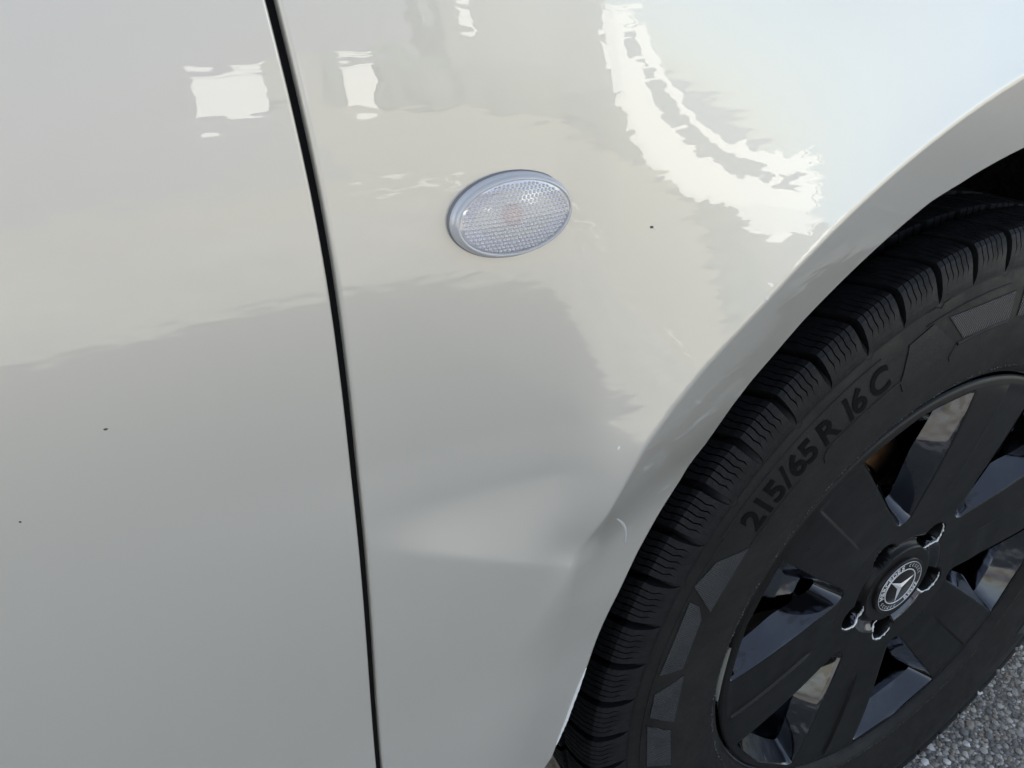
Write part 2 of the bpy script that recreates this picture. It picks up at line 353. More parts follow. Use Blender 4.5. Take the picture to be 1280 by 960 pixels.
# --- front wing
ths = np.concatenate([np.linspace(-10, 90, 80, endpoint=False), np.linspace(90, 199, 420)])
tops, lefts, rights = 1.0, None, .85
rows = 210
P = np.zeros((len(ths), rows+8, 3))
for i, th in enumerate(ths):
    a = math.radians(th); ca, sa = math.cos(a), math.sin(a)
    r = 2.0
    if sa > 1e-6: r = min(r, (tops-HUB)/sa)
    if ca > 1e-6: r = min(r, rights/ca)
    if sa < -1e-6: r = min(r, (HUB-.2)/-sa)
    if ca < 0:
        for _ in range(12):
            z = HUB + min(r, 1.5)*sa; r = min(r, (GAP(z)+GW)/ca) if _ == 0 else r
            r = min(2.0 if sa < 1e-6 else (tops-HUB)/sa, (GAP(HUB+r*sa)+GW)/ca)
            if sa < -1e-6: r = min(r, (HUB-.2)/-sa)
    lip = float(LIP(th)); t = np.linspace(0, 1, rows)
    g = np.where(True, .62*t + .38*t**2, t); rr_ = lip + .0012 + (r-lip-.0012)*g
    x, z = rr_*ca, HUB + rr_*sa; s = skin(x, z)
    # hem: rolled lip and inner return flange
    e0 = s[0]
    P[i, 0] = ((lip+.016)*ca, -(e0-.012), HUB+(lip+.016)*sa)
    P[i, 1] = ((lip+.006)*ca, -(e0-.0030), HUB+(lip+.006)*sa)
    P[i, 2] = ((lip+.0006)*ca, -(e0-.0019), HUB+(lip+.0006)*sa)
    P[i, 3] = (lip*ca, -(e0-.0010), HUB+lip*sa)
    P[i, 4] = ((lip+.0004)*ca, -(e0-.0002), HUB+(lip+.0004)*sa)
    P[i, 5:5+rows, 0] = x; P[i, 5:5+rows, 1] = -s; P[i, 5:5+rows, 2] = z
    # rolled outer edge at the door gap
    eN = s[-1]; dirx = -1.0 if (ca < 0 and abs(x[-1]-(GAP(z[-1])+GW)) < .003) else 0.0
    P[i, 5+rows-1, 1] += .0
    for q_, (dx, dy) in enumerate(((.0006, .0008), (.0010, .0022), (.0010, .016))):
        P[i, 5+rows+q_] = (x[-1]+dirx*dx, -(eN-dy), z[-1])
vs, fs = gridmesh(P)
fender = meshobj('fender', vs, fs, PAINT, van); fender['label'] = 'silver white front wing with a dent behind the wheel arch'

# --- front door
zs = np.linspace(.25, 1.0, 170); tx = np.linspace(0, 1, 120)
P = np.zeros((len(zs), len(tx)+3, 3))
for i, z in enumerate(zs):
    xr = GAP(z)-GW; x = xr + (-1.50-xr)*tx**1.6
    s = skin(x, np.full_like(x, z))
    P[i, 3:, 0] = x; P[i, 3:, 1] = -s; P[i, 3:, 2] = z
    for q_, (dx, dy) in enumerate(((.0010, .016), (.0010, .0022), (.0006, .0008))): P[i, q_] = (xr+dx, -(s[0]-dy), z)
vs, fs = gridmesh(P); door = meshobj('front_door', vs, [f[::-1] for f in fs], PAINT, van)
# lower sill part of the door, side continuing to the rear
mb = MB(); zs_ = np.linspace(.25, .95, 24)
P = np.array([[(x, -float(skin(x, z))+.001, z) for x in np.linspace(-3.7, -1.506, 30)] for z in zs_]); vs, fs = gridmesh(P); meshobj('side_panel', vs, fs, PAINT, van)
# rubber seal seen as a black line in the door gap
P = np.array([[(GAP(z)+dx, -(float(skin(GAP(z), z))-.0042), z) for dx in (-.010, 0, .010)] for z in np.linspace(.2, 1.0, 60)]); vs, fs = gridmesh(P)
seal = meshobj('door_seal', vs, fs, DARK, van)

# --- body shell behind the skin (throws the shade onto the ground beside the van)
prof = [(-3.72, .30), (-3.75, .95), (-3.68, 1.80), (-3.5, 1.90), (-.78, 1.91), (-.52, 1.86), (.36, 1.18), (.86, 1.12), (1.12, 1.0), (1.17, .45), (1.05, .22), (.52, .22)]
for k in range(13):
    a = R_(-12 + (204)*k/12); prof.append((.50*math.cos(a), HUB+.50*math.sin(a)))
prof += [(-.56, .22), (-2.5, .22)]
for k in range(9):
    a = R_(-12 + 204*k/8); prof.append((-3.10+.42*math.cos(a), HUB+.42*math.sin(a)))
def yin(z): return -.008 + .17*max(0, (z-.92)/1.0)
bm = bmesh.new()
fa = [bm.verts.new((x, yin(z), z)) for x, z in prof]; fb = [bm.verts.new((x, 1.84-yin(z), z)) for x, z in prof]
N = len(prof)
bm.faces.new(fa[::-1]); bm.faces.new(fb)
for k in range(N): bm.faces.new((fa[k], fa[(k+1) % N], fb[(k+1) % N], fb[k]))
bmesh.ops.recalc_face_normals(bm, faces=bm.faces)
bmesh.ops.triangulate(bm, faces=[f for f in bm.faces if len(f.verts) > 4])
me = bpy.data.meshes.new('body'); bm.to_mesh(me); bm.free(); link('body', me, PAINT, van, False)
def pane(name, pts):
    vs = [(x, yin(z)-.012, z) for x, z in pts] + [(x, yin(z)-.004, z) for x, z in pts]; k = len(pts)
    meshobj(name, vs, [tuple(range(k)), tuple(range(k, 2*k))[::-1]] + [(i, i+k, (i+1) % k+k, (i+1) % k) for i in range(k)], GLASS, van, False)
pane('side_window', [(-1.46, 1.06), (-.02, 1.06), (-.10, 1.18), (-.60, 1.72), (-1.46, 1.74)])
pane('side_window', [(-3.5, 1.06), (-1.56, 1.06), (-1.56, 1.74), (-3.5, 1.74)])
# --- wheel arch liner
vs = []; fs = []; na, ny = 90, 26
for i in range(na):
    a = R_(-16 + 212*i/(na-1))
    for j in range(ny):
        y = -.020 + .33*j/(ny-1); r = .448 + .010*mnoise.noise(Vector((a*9, y*30, 1))) + .006*mnoise.noise(Vector((a*40, y*90, 5)))
        vs.append((r*math.cos(a), y, HUB+r*math.sin(a)))
for i in range(na-1):
    for j in range(ny-1): fs.append((i*ny+j, i*ny+j+1, (i+1)*ny+j+1, (i+1)*ny+j))
k0 = len(vs); vs.append((0, .31, HUB-.05))
for i in range(na-1): fs.append((i*ny+ny-1, k0, (i+1)*ny+ny-1))
liner = meshobj('wheel_arch_liner', vs, fs, LINER, van)

# ------------------------------------------------------------------ wheel (steel rim, everything else hangs on it)
rimprof = [(-.006, .2165), (-.0025, .2160), (-.0035, .2135), (-.009, .2100), (-.014, .2035), (-.030, .1985), (-.062, .1935), (-.074, .187), (-.070, .178), (-.052, .166), (-.038, .152), (-.031, .135), (-.029, .115), (-.034, .096), (-.046, .080), (-.052, .062), (-.052, .02)]
pr = []
for (a, b_) in zip(rimprof[:-1], rimprof[1:]):
    for t in np.linspace(0, 1, 11)[:-1]: pr.append((a[0]+(b_[0]-a[0])*t, a[1]+(b_[1]-a[1])*t))
pr.append(rimprof[-1])
def keep(r, th):
    if .108 < r < .160:
        k = (math.degrees(th)-4) % 40 - 20
        return (k/9.0)**2 + ((r-.134)/.024)**2 > 1
    return True
wheel = revolve('wheel', pr, GLOSSB, van, 1080, keep)
bprof = [(-.076, .187), (-.12, .186), (-.19, .195), (-.20, .2165)]
revolve('rim_barrel', bprof, LINER, wheel, 120)
revolve('brake_disc', [(-.096, .05), (-.094, .075), (-.094, .148), (-.112, .150), (-.112, .05)], DISC, wheel, 120)
q = MB()
for k in range(9):
    pass
bm = bmesh.new(); bmesh.ops.create_cube(bm, size=1)
for v_ in bm.verts:
    t, rr_, o_ = v_.co.x, v_.co.y, v_.co.z
    v_.co = Vector(W(.118+rr_*.070, R_(101)+t*R_(40), -.066+o_*.030))
bmesh.ops.bevel(bm, geom=bm.edges[:], offset=.008, segments=2, affect='EDGES')
me = bpy.data.meshes.new('brake_caliper'); bm.to_mesh(me); bm.free(); link('brake_caliper', me, RUST, wheel)
# --- tyre carcass
out = [(-.012, .209), (-.0055, .2135), (-.0005, .2165), (.0022, .219), (.0042, .2225), (.0056, .2240), (.0062, .2275), (.0080, .236), (.0104, .248), (.0118, .262), (.0122, .278), (.0116, .292), (.0098, .3035), (.0086, .3090), (.0074, .3125), (.0056, .3150), (.0014, .3190), (-.005, .3230), (-.014, .3260), (-.0335, .3275)]
c_ = -.0965
inn = [(2*c_-o, r) for o, r in out][::-1]
tyre = revolve('tyre', out + inn, SIDE, wheel, 300)
# --- tread blocks
SEC = [(-.0300, .3386), (-.0290, .3392), (-.0210, .3396), (-.0130, .3395), (-.0070, .3389), (-.0020, .3380), (.0020, .3366), (.0046, .3338), (.0064, .3300), (.0076, .3250), (.0084, .3195), (.0088, .3145), (.0087, .3095)]
FLO = [(-.0300, .3270), (-.0290, .3270), (-.0210, .3268), (-.0130, .3262), (-.0105, .3256), (-.0085, .3250), (-.0060, .3240), (-.0035, .3226), (-.0010, .3208), (.0018, .3188), (.0042, .3160), (.0058, .3125), (.0062, .3090)]
def skew(o): return R_(1.7)*max(0, min(1, (-o+.002)/.030))
def block_mesh(kind):
    q = MB(); pitch = 6.0
    if kind == 0:
        sec, flo = SEC, FLO; zig = [0, 0, .10, -.10, .10, -.05, 0, 0, .10, -.10, .10, -.12, -.12]; wg = [.95, .95, 1.0, 1.0, 1.0, 1.0, 1.0, 1.0, 1.0, .95, .9, .7, .05]; ns = 6; sk = skew
        endcut = 10
    else:
        sec = [(-.0690, .3384), (-.0680, .3392), (-.0580, .3397), (-.0480, .3397), (-.0400, .3392), (-.0390, .3384)]; flo = [(o, .327) for o, r in sec]
        zig = [0, .1, -.1, .1, -.1, 0]; wg = [1.1]*6; ns = 4; sk = lambda o: R_(2.5)*(-(o+.054)/.03); endcut = 99
    n_ = len(sec)
    for s in range(ns):
        vs = []
        for i in range(n_):
            lo, hi = -pitch/2+wg[i]/2, pitch/2-wg[i]/2
            sg = .16 if 1 <= i < endcut else .0
            if i >= endcut: sg = 0.012
            e0 = lo + (hi-lo)*s/ns + (0 if s == 0 else sg/2+zig[i]); e1 = lo + (hi-lo)*(s+1)/ns + (0 if s == ns-1 else -sg/2+zig[i])
            for e_ in (e0, e1):
                th = R_(e_)+sk(sec[i][0]); vs.append(W(sec[i][1], th, sec[i][0])); vs.append(W(flo[i][1], th, flo[i][0]))
        vs = [(a, b_, c-HUB) for a, b_, c in vs]; fs = []
        for i in range(n_-1):
            p, q_ = i*4, i*4+4
            fs += [(p, p+2, q_+2, q_), (p+1, p, q_, q_+1), (p+2, p+3, q_+3, q_+2)]
        fs += [(0, 1, 3, 2), ((n_-1)*4, (n_-1)*4+2, (n_-1)*4+3, (n_-1)*4+1)]
        q.add(vs, fs)
    me = bpy.data.meshes.new('tread_block'); me.from_pydata(q.v, [], q.f); me.update(); me.materials.append(TREAD)
    return me
bmA, bmB = block_mesh(0), block_mesh(1)
for k in range(60):
    for me in (bmA, bmB):
        o = bpy.data.objects.new('tread_block', me); COL.objects.link(o); o.parent = wheel
        o.location = (0, 0, HUB); o.rotation_euler = (0, -R_(102.6+6*k), 0)
q = MB()
for rib, oc in enumerate((-.092, -.128, -.170)):
    hw_ = .014 if rib < 2 else .018
    for k in range(60):
        a0, a1 = R_(6*k+.6), R_(6*k+5.4); sk = R_(1.5)*(1 if rib % 2 else -1); vs = []
        for (o, s) in ((oc-hw_, -1), (oc+hw_, 1)):
            for a in (a0, (a0+a1)/2, a1):
                vs.append(W(.3390, a+s*sk, o)); vs.append(W(.331, a+s*sk, o))
        q.add(vs, [(0, 2, 8, 6), (2, 4, 10, 8), (0, 1, 3, 2), (2, 3, 5, 4), (6, 8, 9, 7), (8, 10, 11, 9), (0, 6, 7, 1), (4, 5, 11, 10)])
it = q.build('inner_tread', TREAD, wheel, False); it['kind'] = 'stuff'
# --- sidewall mouldings
po = np.array(sorted([(r, o) for o, r in out if o > -.006]))
def soff(r): return float(np.interp(r, po[:, 0], po[:, 1]))
def ribbon(q, pts, w, h=.0005):              # pts: (r, th) polyline lying on the sidewall
    L = [np.array([r*math.cos(t), r*math.sin(t)]) for r, t in pts]; vs = []; fs = []
    for i, p in enumerate(L):
        t = L[min(i+1, len(L)-1)]-L[max(i-1, 0)]; t = t/np.linalg.norm(t); nn = np.array([-t[1], t[0]])
        for s, hh in ((-1, 0), (-.6, h), (.6, h), (1, 0)):
            c = p+nn*s*w/2; r = np.hypot(*c); vs.append((c[0], -(soff(r)+hh+.0001 if hh else soff(r)-.0004), HUB+c[1]))
    for i in range(len(L)-1):
        for k in range(3): fs.append((i*4+k, i*4+k+1, i*4+5+k, i*4+4+k))
    q.add(vs, fs)
q = MB(); pts = []
for k in range(61):                          # shoulder line with a notch at every other block
    a = 102.6+3+6*k
    if k % 2 == 0: pts += [(.3085, a-1.9), (.3085, a-.9), (.3058, a-.25), (.3085, a+.5), (.3085, a+2)]
    else: pts += [(.3085, a-1), (.3085, a+1)]
ribbon(q, [(r, R_(a)) for r, a in pts], .0011, -.0)
q2 = MB()
def arc(r0, a0, a1, n_=24): return [(r0, R_(a0+(a1-a0)*i/(n_-1))) for i in range(n_)]
ribbon(q2, [(.3075-.0, R_(a)) for a in np.linspace(0, 359, 500)], .0008, .0003)
lines = q.build('shoulder_line', LINE, wheel)
for p in lines.data.vertices: p.co.y -= .0006
q = MB()
ribbon(q, arc(.3005, 116, 146), .0014, .0006)
ribbon(q, arc(.2700, 113, 128), .0020, .0008); ribbon(q, arc(.2690, 134, 146), .0020, .0008)
ribbon(q, [(.2700, R_(128)), (.2660, R_(129.2)), (.2600, R_(129.5))], .0016, .0006)
ribbon(q, arc(.2700, 91, 102), .0032, .0012); ribbon(q, arc(.2995, 92, 108), .0014, .0006)
ribbon(q, [(.2700, R_(102)), (.262, R_(103.4)), (.2575, R_(103))], .0012, .0005)
ribbon(q, arc(.2985, 146, 200, 50), .0012, .0005)
q.build('sidewall_rib', SIDE, wheel)
def panel(poly, M_, h=.0007):
    poly = [(r, R_(a)) for r, a in poly]; L = [(r*math.cos(t), r*math.sin(t)) for r, t in poly]
    bm = bmesh.new(); vv = [bm.verts.new((x, 0, z)) for x, z in L]; f_ = bm.faces.new(vv)
    bmesh.ops.triangulate(bm, faces=[f_]); bmesh.ops.subdivide_edges(bm, edges=bm.edges[:], cuts=5, use_grid_fill=True)
    bd = {v_ for e_ in bm.edges if e_.is_boundary for v_ in e_.verts}
    for v_ in bm.verts:
        r = math.hypot(v_.co.x, v_.co.z); v_.co = Vector((v_.co.x, -(soff(r)+(h if v_ not in bd else h*.9)), HUB+v_.co.z))
    ex = bmesh.ops.extrude_edge_only(bm, edges=[e_ for e_ in bm.edges if e_.is_boundary])
    for v_ in [g for g in ex['geom'] if isinstance(g, bmesh.types.BMVert)]: v_.co.y += h+.0012
    bmesh.ops.recalc_face_normals(bm, faces=bm.faces)
    me = bpy.data.meshes.new('sidewall_panel'); bm.to_mesh(me); bm.free(); return link('sidewall_panel', me, M_, wheel, False)
panel([(.2709, 146.1), (.2930, 149.2), (.2950, 150.6), (.2995, 153.3), (.2720, 157.3)], PANEL)
panel([(.2965, 155.6), (.2860, 156.2), (.2775, 158.6), (.2755, 167.6), (.2955, 167.9)], PANEL)
panel([(.2715, 169.2), (.2945, 171.4), (.2941, 175.9), (.2700, 179.4)], PANEL)
panel([(.2950, 177.6), (.2725, 181.2), (.2714, 190.4), (.2930, 187)], PANEL)
panel([(.2930, 189), (.2714, 192), (.2714, 201), (.2930, 199)], PANEL)
panel([(.2980, 106.9), (.2723, 102.6), (.2593, 113.2), (.2693, 113.6), (.2951, 111.4)], PANEL2)
panel([(.2963, 104.1), (.2932, 90.8), (.2718, 90.6), (.2726, 100.9)], PANEL)
panel([(.2940, 88.8), (.2720, 88.6), (.2714, 78), (.2930, 79)], PANEL)
for a in (30, 18, 6, -6, -18, -30):
    panel([(.294, a+5), (.272, a+4.4), (.272, a-5), (.294, a-4.4)], PANEL)
# size lettering
def glyph(ch, bold=.0):
    cu = bpy.data.curves.new('g', 'FONT'); cu.body = ch; cu.size = 1; cu.offset = bold; cu.resolution_u = 6; cu.space_character = 1; cu.extrude = 0
    o = bpy.data.objects.new('g', cu); COL.objects.link(o); dg = bpy.context.evaluated_depsgraph_get()
    me = o.evaluated_get(dg).to_mesh(); v = [tuple(p.co) for p in me.vertices]; f = [tuple(p.vertices) for p in me.polygons]
    o.evaluated_get(dg).to_mesh_clear(); bpy.data.objects.remove(o); bpy.data.curves.remove(cu); return np.array(v), f
def arc_text(q, chars, r0, hgt, offf, th=.0005, bold=.0, wid=1.0):
    for ch, a in chars:
        v, f = glyph(ch, bold); cx = (v[:, 0].min()+v[:, 0].max())/2; sc = hgt/.73
        an = R_(a); ur = np.array([math.cos(an), math.sin(an)]); ut = np.array([math.sin(an), -math.cos(an)])   # clockwise reading
        u = (v[:, 0]-cx)*sc*wid; w_ = v[:, 1]*sc + r0; P2 = ur[None]*w_[:, None] + ut[None]*u[:, None]
        rr_ = np.hypot(P2[:, 0], P2[:, 1]); o = np.array([offf(x) for x in rr_]) + th
        q.add([(p[0], -k, HUB+p[1]) for p, k in zip(P2, o)], f)
q = MB()
size_txt = [('2', 142.1), ('1', 139.7), ('5', 137.3), ('/', 135.1), ('6', 132.9), ('5', 130.5), ('R', 126.6), ('1', 122.9), ('6', 121.0), ('C', 117.1)]
arc_text(q, size_txt, .2745, .0215, soff, .0005, .026, .88)
q.build('size_lettering', LETTER, wheel, False)
# knurled bead ring next to the rim
q = MB()
for k in range(520):
    if random.random() < .25: continue
    a = R_(360*k/520+random.uniform(-.1, .1)); r = .2245+random.uniform(-.0006, .0012); s = random.uniform(.00035, .0009); c = W(r, a, soff(r)+.0002)
    q.add([(c[0]+dx*s, c[1]+dy*s*.7, c[2]+dz*s) for dx, dy, dz in ((1, 0, 0), (-1, 0, 0), (0, -1, 0), (0, 1, 0), (0, 0, 1), (0, 0, -1))], [(0, 4, 2), (4, 1, 2), (1, 5, 2), (5, 0, 2), (4, 0, 3), (1, 4, 3), (5, 1, 3), (0, 5, 3)])
kn = q.build('bead_knurl', mat('pale_knurl', (.10, .10, .095), .4), wheel, False); kn['kind'] = 'stuff'  # knurl points in a paler grey than the sidewall
# --- wheel cover
prof_r = np.array([.050, .065, .08, .10, .13, .16, .185, .2005, .2055, .2095, .2115, .2122]); prof_o = np.array([-.0085, -.0080, -.0070, -.0050, -.0020, .0000, .0010, .0010, .0008, .0003, -.0006, -.0020])
def PC(r): return np.interp(r, prof_r, prof_o)
TIP, OUT = .0800, .2052
line_u = np.linspace(TIP+.004, OUT*math.cos(R_(16.8)), 60); line_v = .0075 + (line_u-TIP-.004)*(.0593-.0075)/(line_u[-1]-line_u[0])
lr = np.hypot(line_u, line_v); la = np.degrees(np.arctan2(line_v, line_u))
def HW(r):
    h = np.interp(r, lr, la)
    h = np.where(r < lr[0], la[0]*np.sqrt(np.clip((r-TIP)/(lr[0]-TIP), 0, 1)), h)
    h = np.where(r > OUT-.003, h - 1.4*np.clip((r-(OUT-.003))/.003, 0, 1)**2, h)
    return np.where((r <= TIP) | (r > OUT+1e-6), 0, h)
WIN = [104.5-60*k for k in range(6)]
rows_r = np.concatenate([[.0795, TIP], TIP+.0045*np.linspace(.05, 1, 10)**2*1.0, np.linspace(.0855, OUT-.0032, 44), np.linspace(OUT-.003, OUT, 6), [OUT+.00002], np.linspace(OUT+.0006, .2095, 6), [.2106, .2115, .2121, .2123]])
tcol = np.unique(np.concatenate([np.linspace(-1, 1, 25), np.linspace(-.12, .12, 17), [-.985, -.96, .96, .985]]))
q = MB(); wall_q = MB()
for k, wc in enumerate(WIN):
    sc_ = wc+30
    P = np.zeros((len(rows_r), len(tcol), 3))
    for i, r in enumerate(rows_r):
        half = 30-float(HW(r)); th = sc_ + tcol*half
        tang = r*np.radians(tcol*half)
        o = np.full_like(th, PC(r))
        if .10 < r < .206:
            fd = smooth((r-.10)/.02)*smooth((.206-r)/.008)
            o = o + fd*(.0011*np.tanh((tang-.001)/.0009)*np.exp(-(np.clip(tang, 0, 1)/.016)) - .0005*np.exp(-((tang-.001)/.0012)**2))
        if HW(r) > 0:
            o = o - .0006*np.clip((np.abs(tcol)-.96)/.04, 0, 1)**2*smooth((half)/10)
        a = np.radians(th); P[i, :, 0] = r*np.cos(a); P[i, :, 1] = -o; P[i, :, 2] = HUB + r*np.sin(a)
    vs, fs = gridmesh(P); q.add(vs, [f[::-1] for f in fs])
    # inner walls of the window
    rr_ = rows_r[(rows_r >= TIP) & (rows_r <= OUT)]
    loop = [(r, wc-float(HW(r))) for r in rr_] + [(OUT, wc+a) for a in np.linspace(-float(HW(OUT)), float(HW(OUT)), 16)[1:-1]] + [(r, wc+float(HW(r))) for r in rr_[::-1]]
    cu, cv = .155, 0.0
    ring = []
    for (r, a) in loop:
        p = np.array([r*math.cos(R_(a)), r*math.sin(R_(a))]); c = np.array([cu*math.cos(R_(wc)), cu*math.sin(R_(wc))])
        nrm = (c-p)/np.linalg.norm(c-p); ring.append((p, nrm, float(PC(r))-.0006))
    vs = []; S_ = ((0, 0), (.0008, -.0009), (.0018, -.0030), (.0140, -.0200))
    for (p, nrm, o) in ring:
        for (d, dd) in S_:
            w_ = p+nrm*d; vs.append((w_[0], -(o+dd), HUB+w_[1]))
    K = len(ring); fs = []
    for i in range(K):
        j = (i+1) % K
        for s in range(3): fs.append((i*4+s, i*4+s+1, j*4+s+1, j*4+s))
    wall_q.add(vs, fs)
# hub with sunken ring and five wheel-bolt recesses
LUG = [125-72*k for k in range(5)]
nr, na = 64, 400
P = np.zeros((nr, na+1, 3)); hr = np.linspace(.024, .0795, nr); ha = np.linspace(0, 2*np.pi, na+1)
Rr, Aa = np.meshgrid(hr, ha, indexing='ij')
O = np.interp(Rr, [.024, .031, .0315, .0395, .0412, .0425, .0450, .0480, .0530, .0550, .0795], [-.0110, -.0080, -.0080, -.0076, -.0082, -.0120, -.0136, -.0130, -.0086, -.0078, -.0070])
pit = np.zeros_like(O)
for a in LUG:
    d = (np.degrees(Aa)-a+180) % 360-180; t = np.radians(d)*.055; rad = Rr-.0545
    # teardrop recess open towards the sunken ring
    wt = .0142*(1-.18*np.clip(rad/.012, -1, 1)); e_ = np.sqrt((t/wt)**2 + (rad/.0140)**2)
    pit = np.maximum(pit, 1-smooth((e_-.80)/.24))
O = O - .042*pit
P[..., 0] = Rr*np.cos(Aa); P[..., 1] = -O; P[..., 2] = HUB + Rr*np.sin(Aa)
vs, fs = gridmesh(P); hub_f0 = len(q.f); q.add(vs, [f[::-1] for f in fs])
hub_gloss = [hub_f0+i for i, f in enumerate(fs) if .0455 < hr[f[0]//(na+1)] < .0545]
cov = q.build('wheel_cover', COVER, wheel)
n0 = len(cov.data.vertices)
bm = bmesh.new(); bm.from_mesh(cov.data); bv = [bm.verts.new(p) for p in wall_q.v]; bm.verts.ensure_lookup_table()
for f in wall_q.f:
    F_ = bm.faces.new([bv[i] for i in f]); F_.smooth = True; F_.material_index = 1
bm.to_mesh(cov.data); bm.free(); cov.data.materials.append(GLOSSW)
for i in hub_gloss: cov.data.polygons[i].material_index = 1
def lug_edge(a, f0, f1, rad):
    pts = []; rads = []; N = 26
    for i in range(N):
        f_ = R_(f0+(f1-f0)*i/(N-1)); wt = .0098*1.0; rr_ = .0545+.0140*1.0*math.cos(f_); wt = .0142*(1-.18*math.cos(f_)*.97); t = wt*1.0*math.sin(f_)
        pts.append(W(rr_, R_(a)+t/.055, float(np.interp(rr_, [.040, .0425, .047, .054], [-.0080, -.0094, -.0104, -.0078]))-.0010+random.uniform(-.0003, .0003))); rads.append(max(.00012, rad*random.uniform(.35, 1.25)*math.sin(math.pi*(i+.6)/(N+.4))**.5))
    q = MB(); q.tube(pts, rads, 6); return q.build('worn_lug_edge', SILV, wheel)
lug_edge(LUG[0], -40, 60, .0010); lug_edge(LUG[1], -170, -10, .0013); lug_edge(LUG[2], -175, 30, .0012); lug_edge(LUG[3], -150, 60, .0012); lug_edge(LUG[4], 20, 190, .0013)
for o, L_ in zip([c for c in wheel.children if c.name.startswith('worn_lug_edge')], LUG): pass
# centre cap with emblem
CO = -.0052
q = MB(); vs = []; fs = []
cp = [(CO-.006, .0305), (CO-.0012, .0303), (CO-.0002, .0298), (CO, .0290), (CO-.0006, .0284), (CO+.0, .0278)] + [(CO, .0), ]
for i in range(96):
    a = 2*math.pi*i/96
    for (o, r) in cp[:-1]: vs.append(W(r, a, o))
K = len(cp)-1; c0 = len(vs); vs.append(W(0, 0, CO))
for i in range(96):
    j = (i+1) % 96
    for k in range(K-1): fs.append((i*K+k, i*K+k+1, j*K+k+1, j*K+k))
    fs.append((i*K+K-1, c0, j*K+K-1))
q.add(vs, fs); cap = q.build('centre_cap', EMB_B, wheel)
EA = 145.0
q = MB()
def flat_ring(q, r0, r1, o, n_=120):
    vs = []; fs = []
    for i in range(n_):
        a = 2*math.pi*i/n_; vs += [W(r0, a, o-.0004), W(r0+.0002, a, o), W(r1-.0002, a, o), W(r1, a, o-.0004)]
    for i in range(n_):
        j = (i+1) % n_
        for k in range(3): fs.append((i*4+k, i*4+k+1, j*4+k+1, j*4+k))
    q.add(vs, fs)
flat_ring(q, .0184, .0196, CO+.0006); flat_ring(q, .0266, .0272, CO+.0005)
for k in range(3):                           # three-pointed star
    a = R_(EA+120*k); nb = [W(.0036, a+R_(60), CO+.0003), W(.0036, a-R_(60), CO+.0003)]
    c = W(0, 0, CO+.0018); t = W(.0186, a, CO+.0005); q.add([c, nb[0], t, nb[1]], [(0, 1, 2), (0, 2, 3)])
def lettering(q, word, mid, step, r0, h):
    N = len(word); arc_text(q, [(ch, mid + (N-1)/2*step - i*step) for i, ch in enumerate(word)], r0, h, lambda r: CO, .0005, .045)
lettering(q, 'MERCEDES', EA, 13.0, .0206, .0055)
v0 = len(q.v)
# the lower word reads the other way round
for i, ch in enumerate('BENZ'):
    v, f = glyph(ch, .045); cx = (v[:, 0].min()+v[:, 0].max())/2; s = .0055/.73; an = R_(EA-180 + (i-1.5)*13)
    ur = np.array([math.cos(an), math.sin(an)]); ut = np.array([-math.sin(an), math.cos(an)])
    P2 = ur[None]*(.0261-v[:, 1]*s)[:, None] + ut[None]*((v[:, 0]-cx)*s)[:, None]
    q.add([(p[0], -(CO+.0005), HUB+p[1]) for p in P2], f)
for sgn in (1, -1):                          # laurel sprigs between the words
    for k in range(6):
        a = EA + sgn*(64 + k*11.5); 
        for d in (-1, 1):
            an = R_(a); c = np.array([.0235*math.cos(an), .0235*math.sin(an)]); t = np.array([-math.sin(an), math.cos(an)])*sgn; nn = np.array([math.cos(an), math.sin(an)])*d
            p0, p1 = c, c+t*.0030+nn*.0019; mdl = (p0+p1)/2; sd_ = np.array([-(p1-p0)[1], (p1-p0)[0]]); sd_ = sd_/np.linalg.norm(sd_)*.0005
            q.add([(p[0], -(CO+.0005), HUB+p[1]) for p in (p0, mdl+sd_, p1, mdl-sd_)], [(0, 1, 2, 3)])
q.build('cap_emblem', EMB_S, wheel, False)
# clip-on balance weight and valve
q = MB(); vs = []
N = 18
for i in range(N):
    t = i/(N-1); a = R_(168.5+15*t); w_ = .0030*math.sin(math.pi*(t*.96+.02))**.5
    for (dr, do) in ((-1, .0), (-.5, .0012), (.5, .0012), (1, 0)): vs.append(W(.2195+dr*w_, a, soff(.2195)+.0012+do))
q.add(vs, [(i*4+k, i*4+k+1, i*4+5+k, i*4+4+k) for i in range(N-1) for k in range(3)]); q.build('balance_weight', WEIGHT, wheel)
q = MB(); a = R_(57); p0 = Vector(W(.178, a, -.040)); p1 = Vector(W(.166, a, -.004)); dv = (p1-p0)
q.tube([p0, p0+dv*.45, p0+dv*.46, p0+dv*.93, p0+dv*.97, p1], [.0042, .0042, .0050, .0050, .0038, .0020], 16); q.build('tyre_valve', VALVE, wheel)

# ------------------------------------------------------------------ side repeater lamp on the wing
LO = float(skin(-.42, .7517)) + .0046
ldir = RW @ np.array([(646-640)/961, (272-480)/961, 1.0]); lt = (-LO-CAM[1])/ldir[1]; LX, LZ = CAM[0]+ldir[0]*lt, CAM[2]+ldir[2]*lt
lk = (.29135-LO)/(.29135-.050); a1, a2 = .0234*lk, .0141*lk
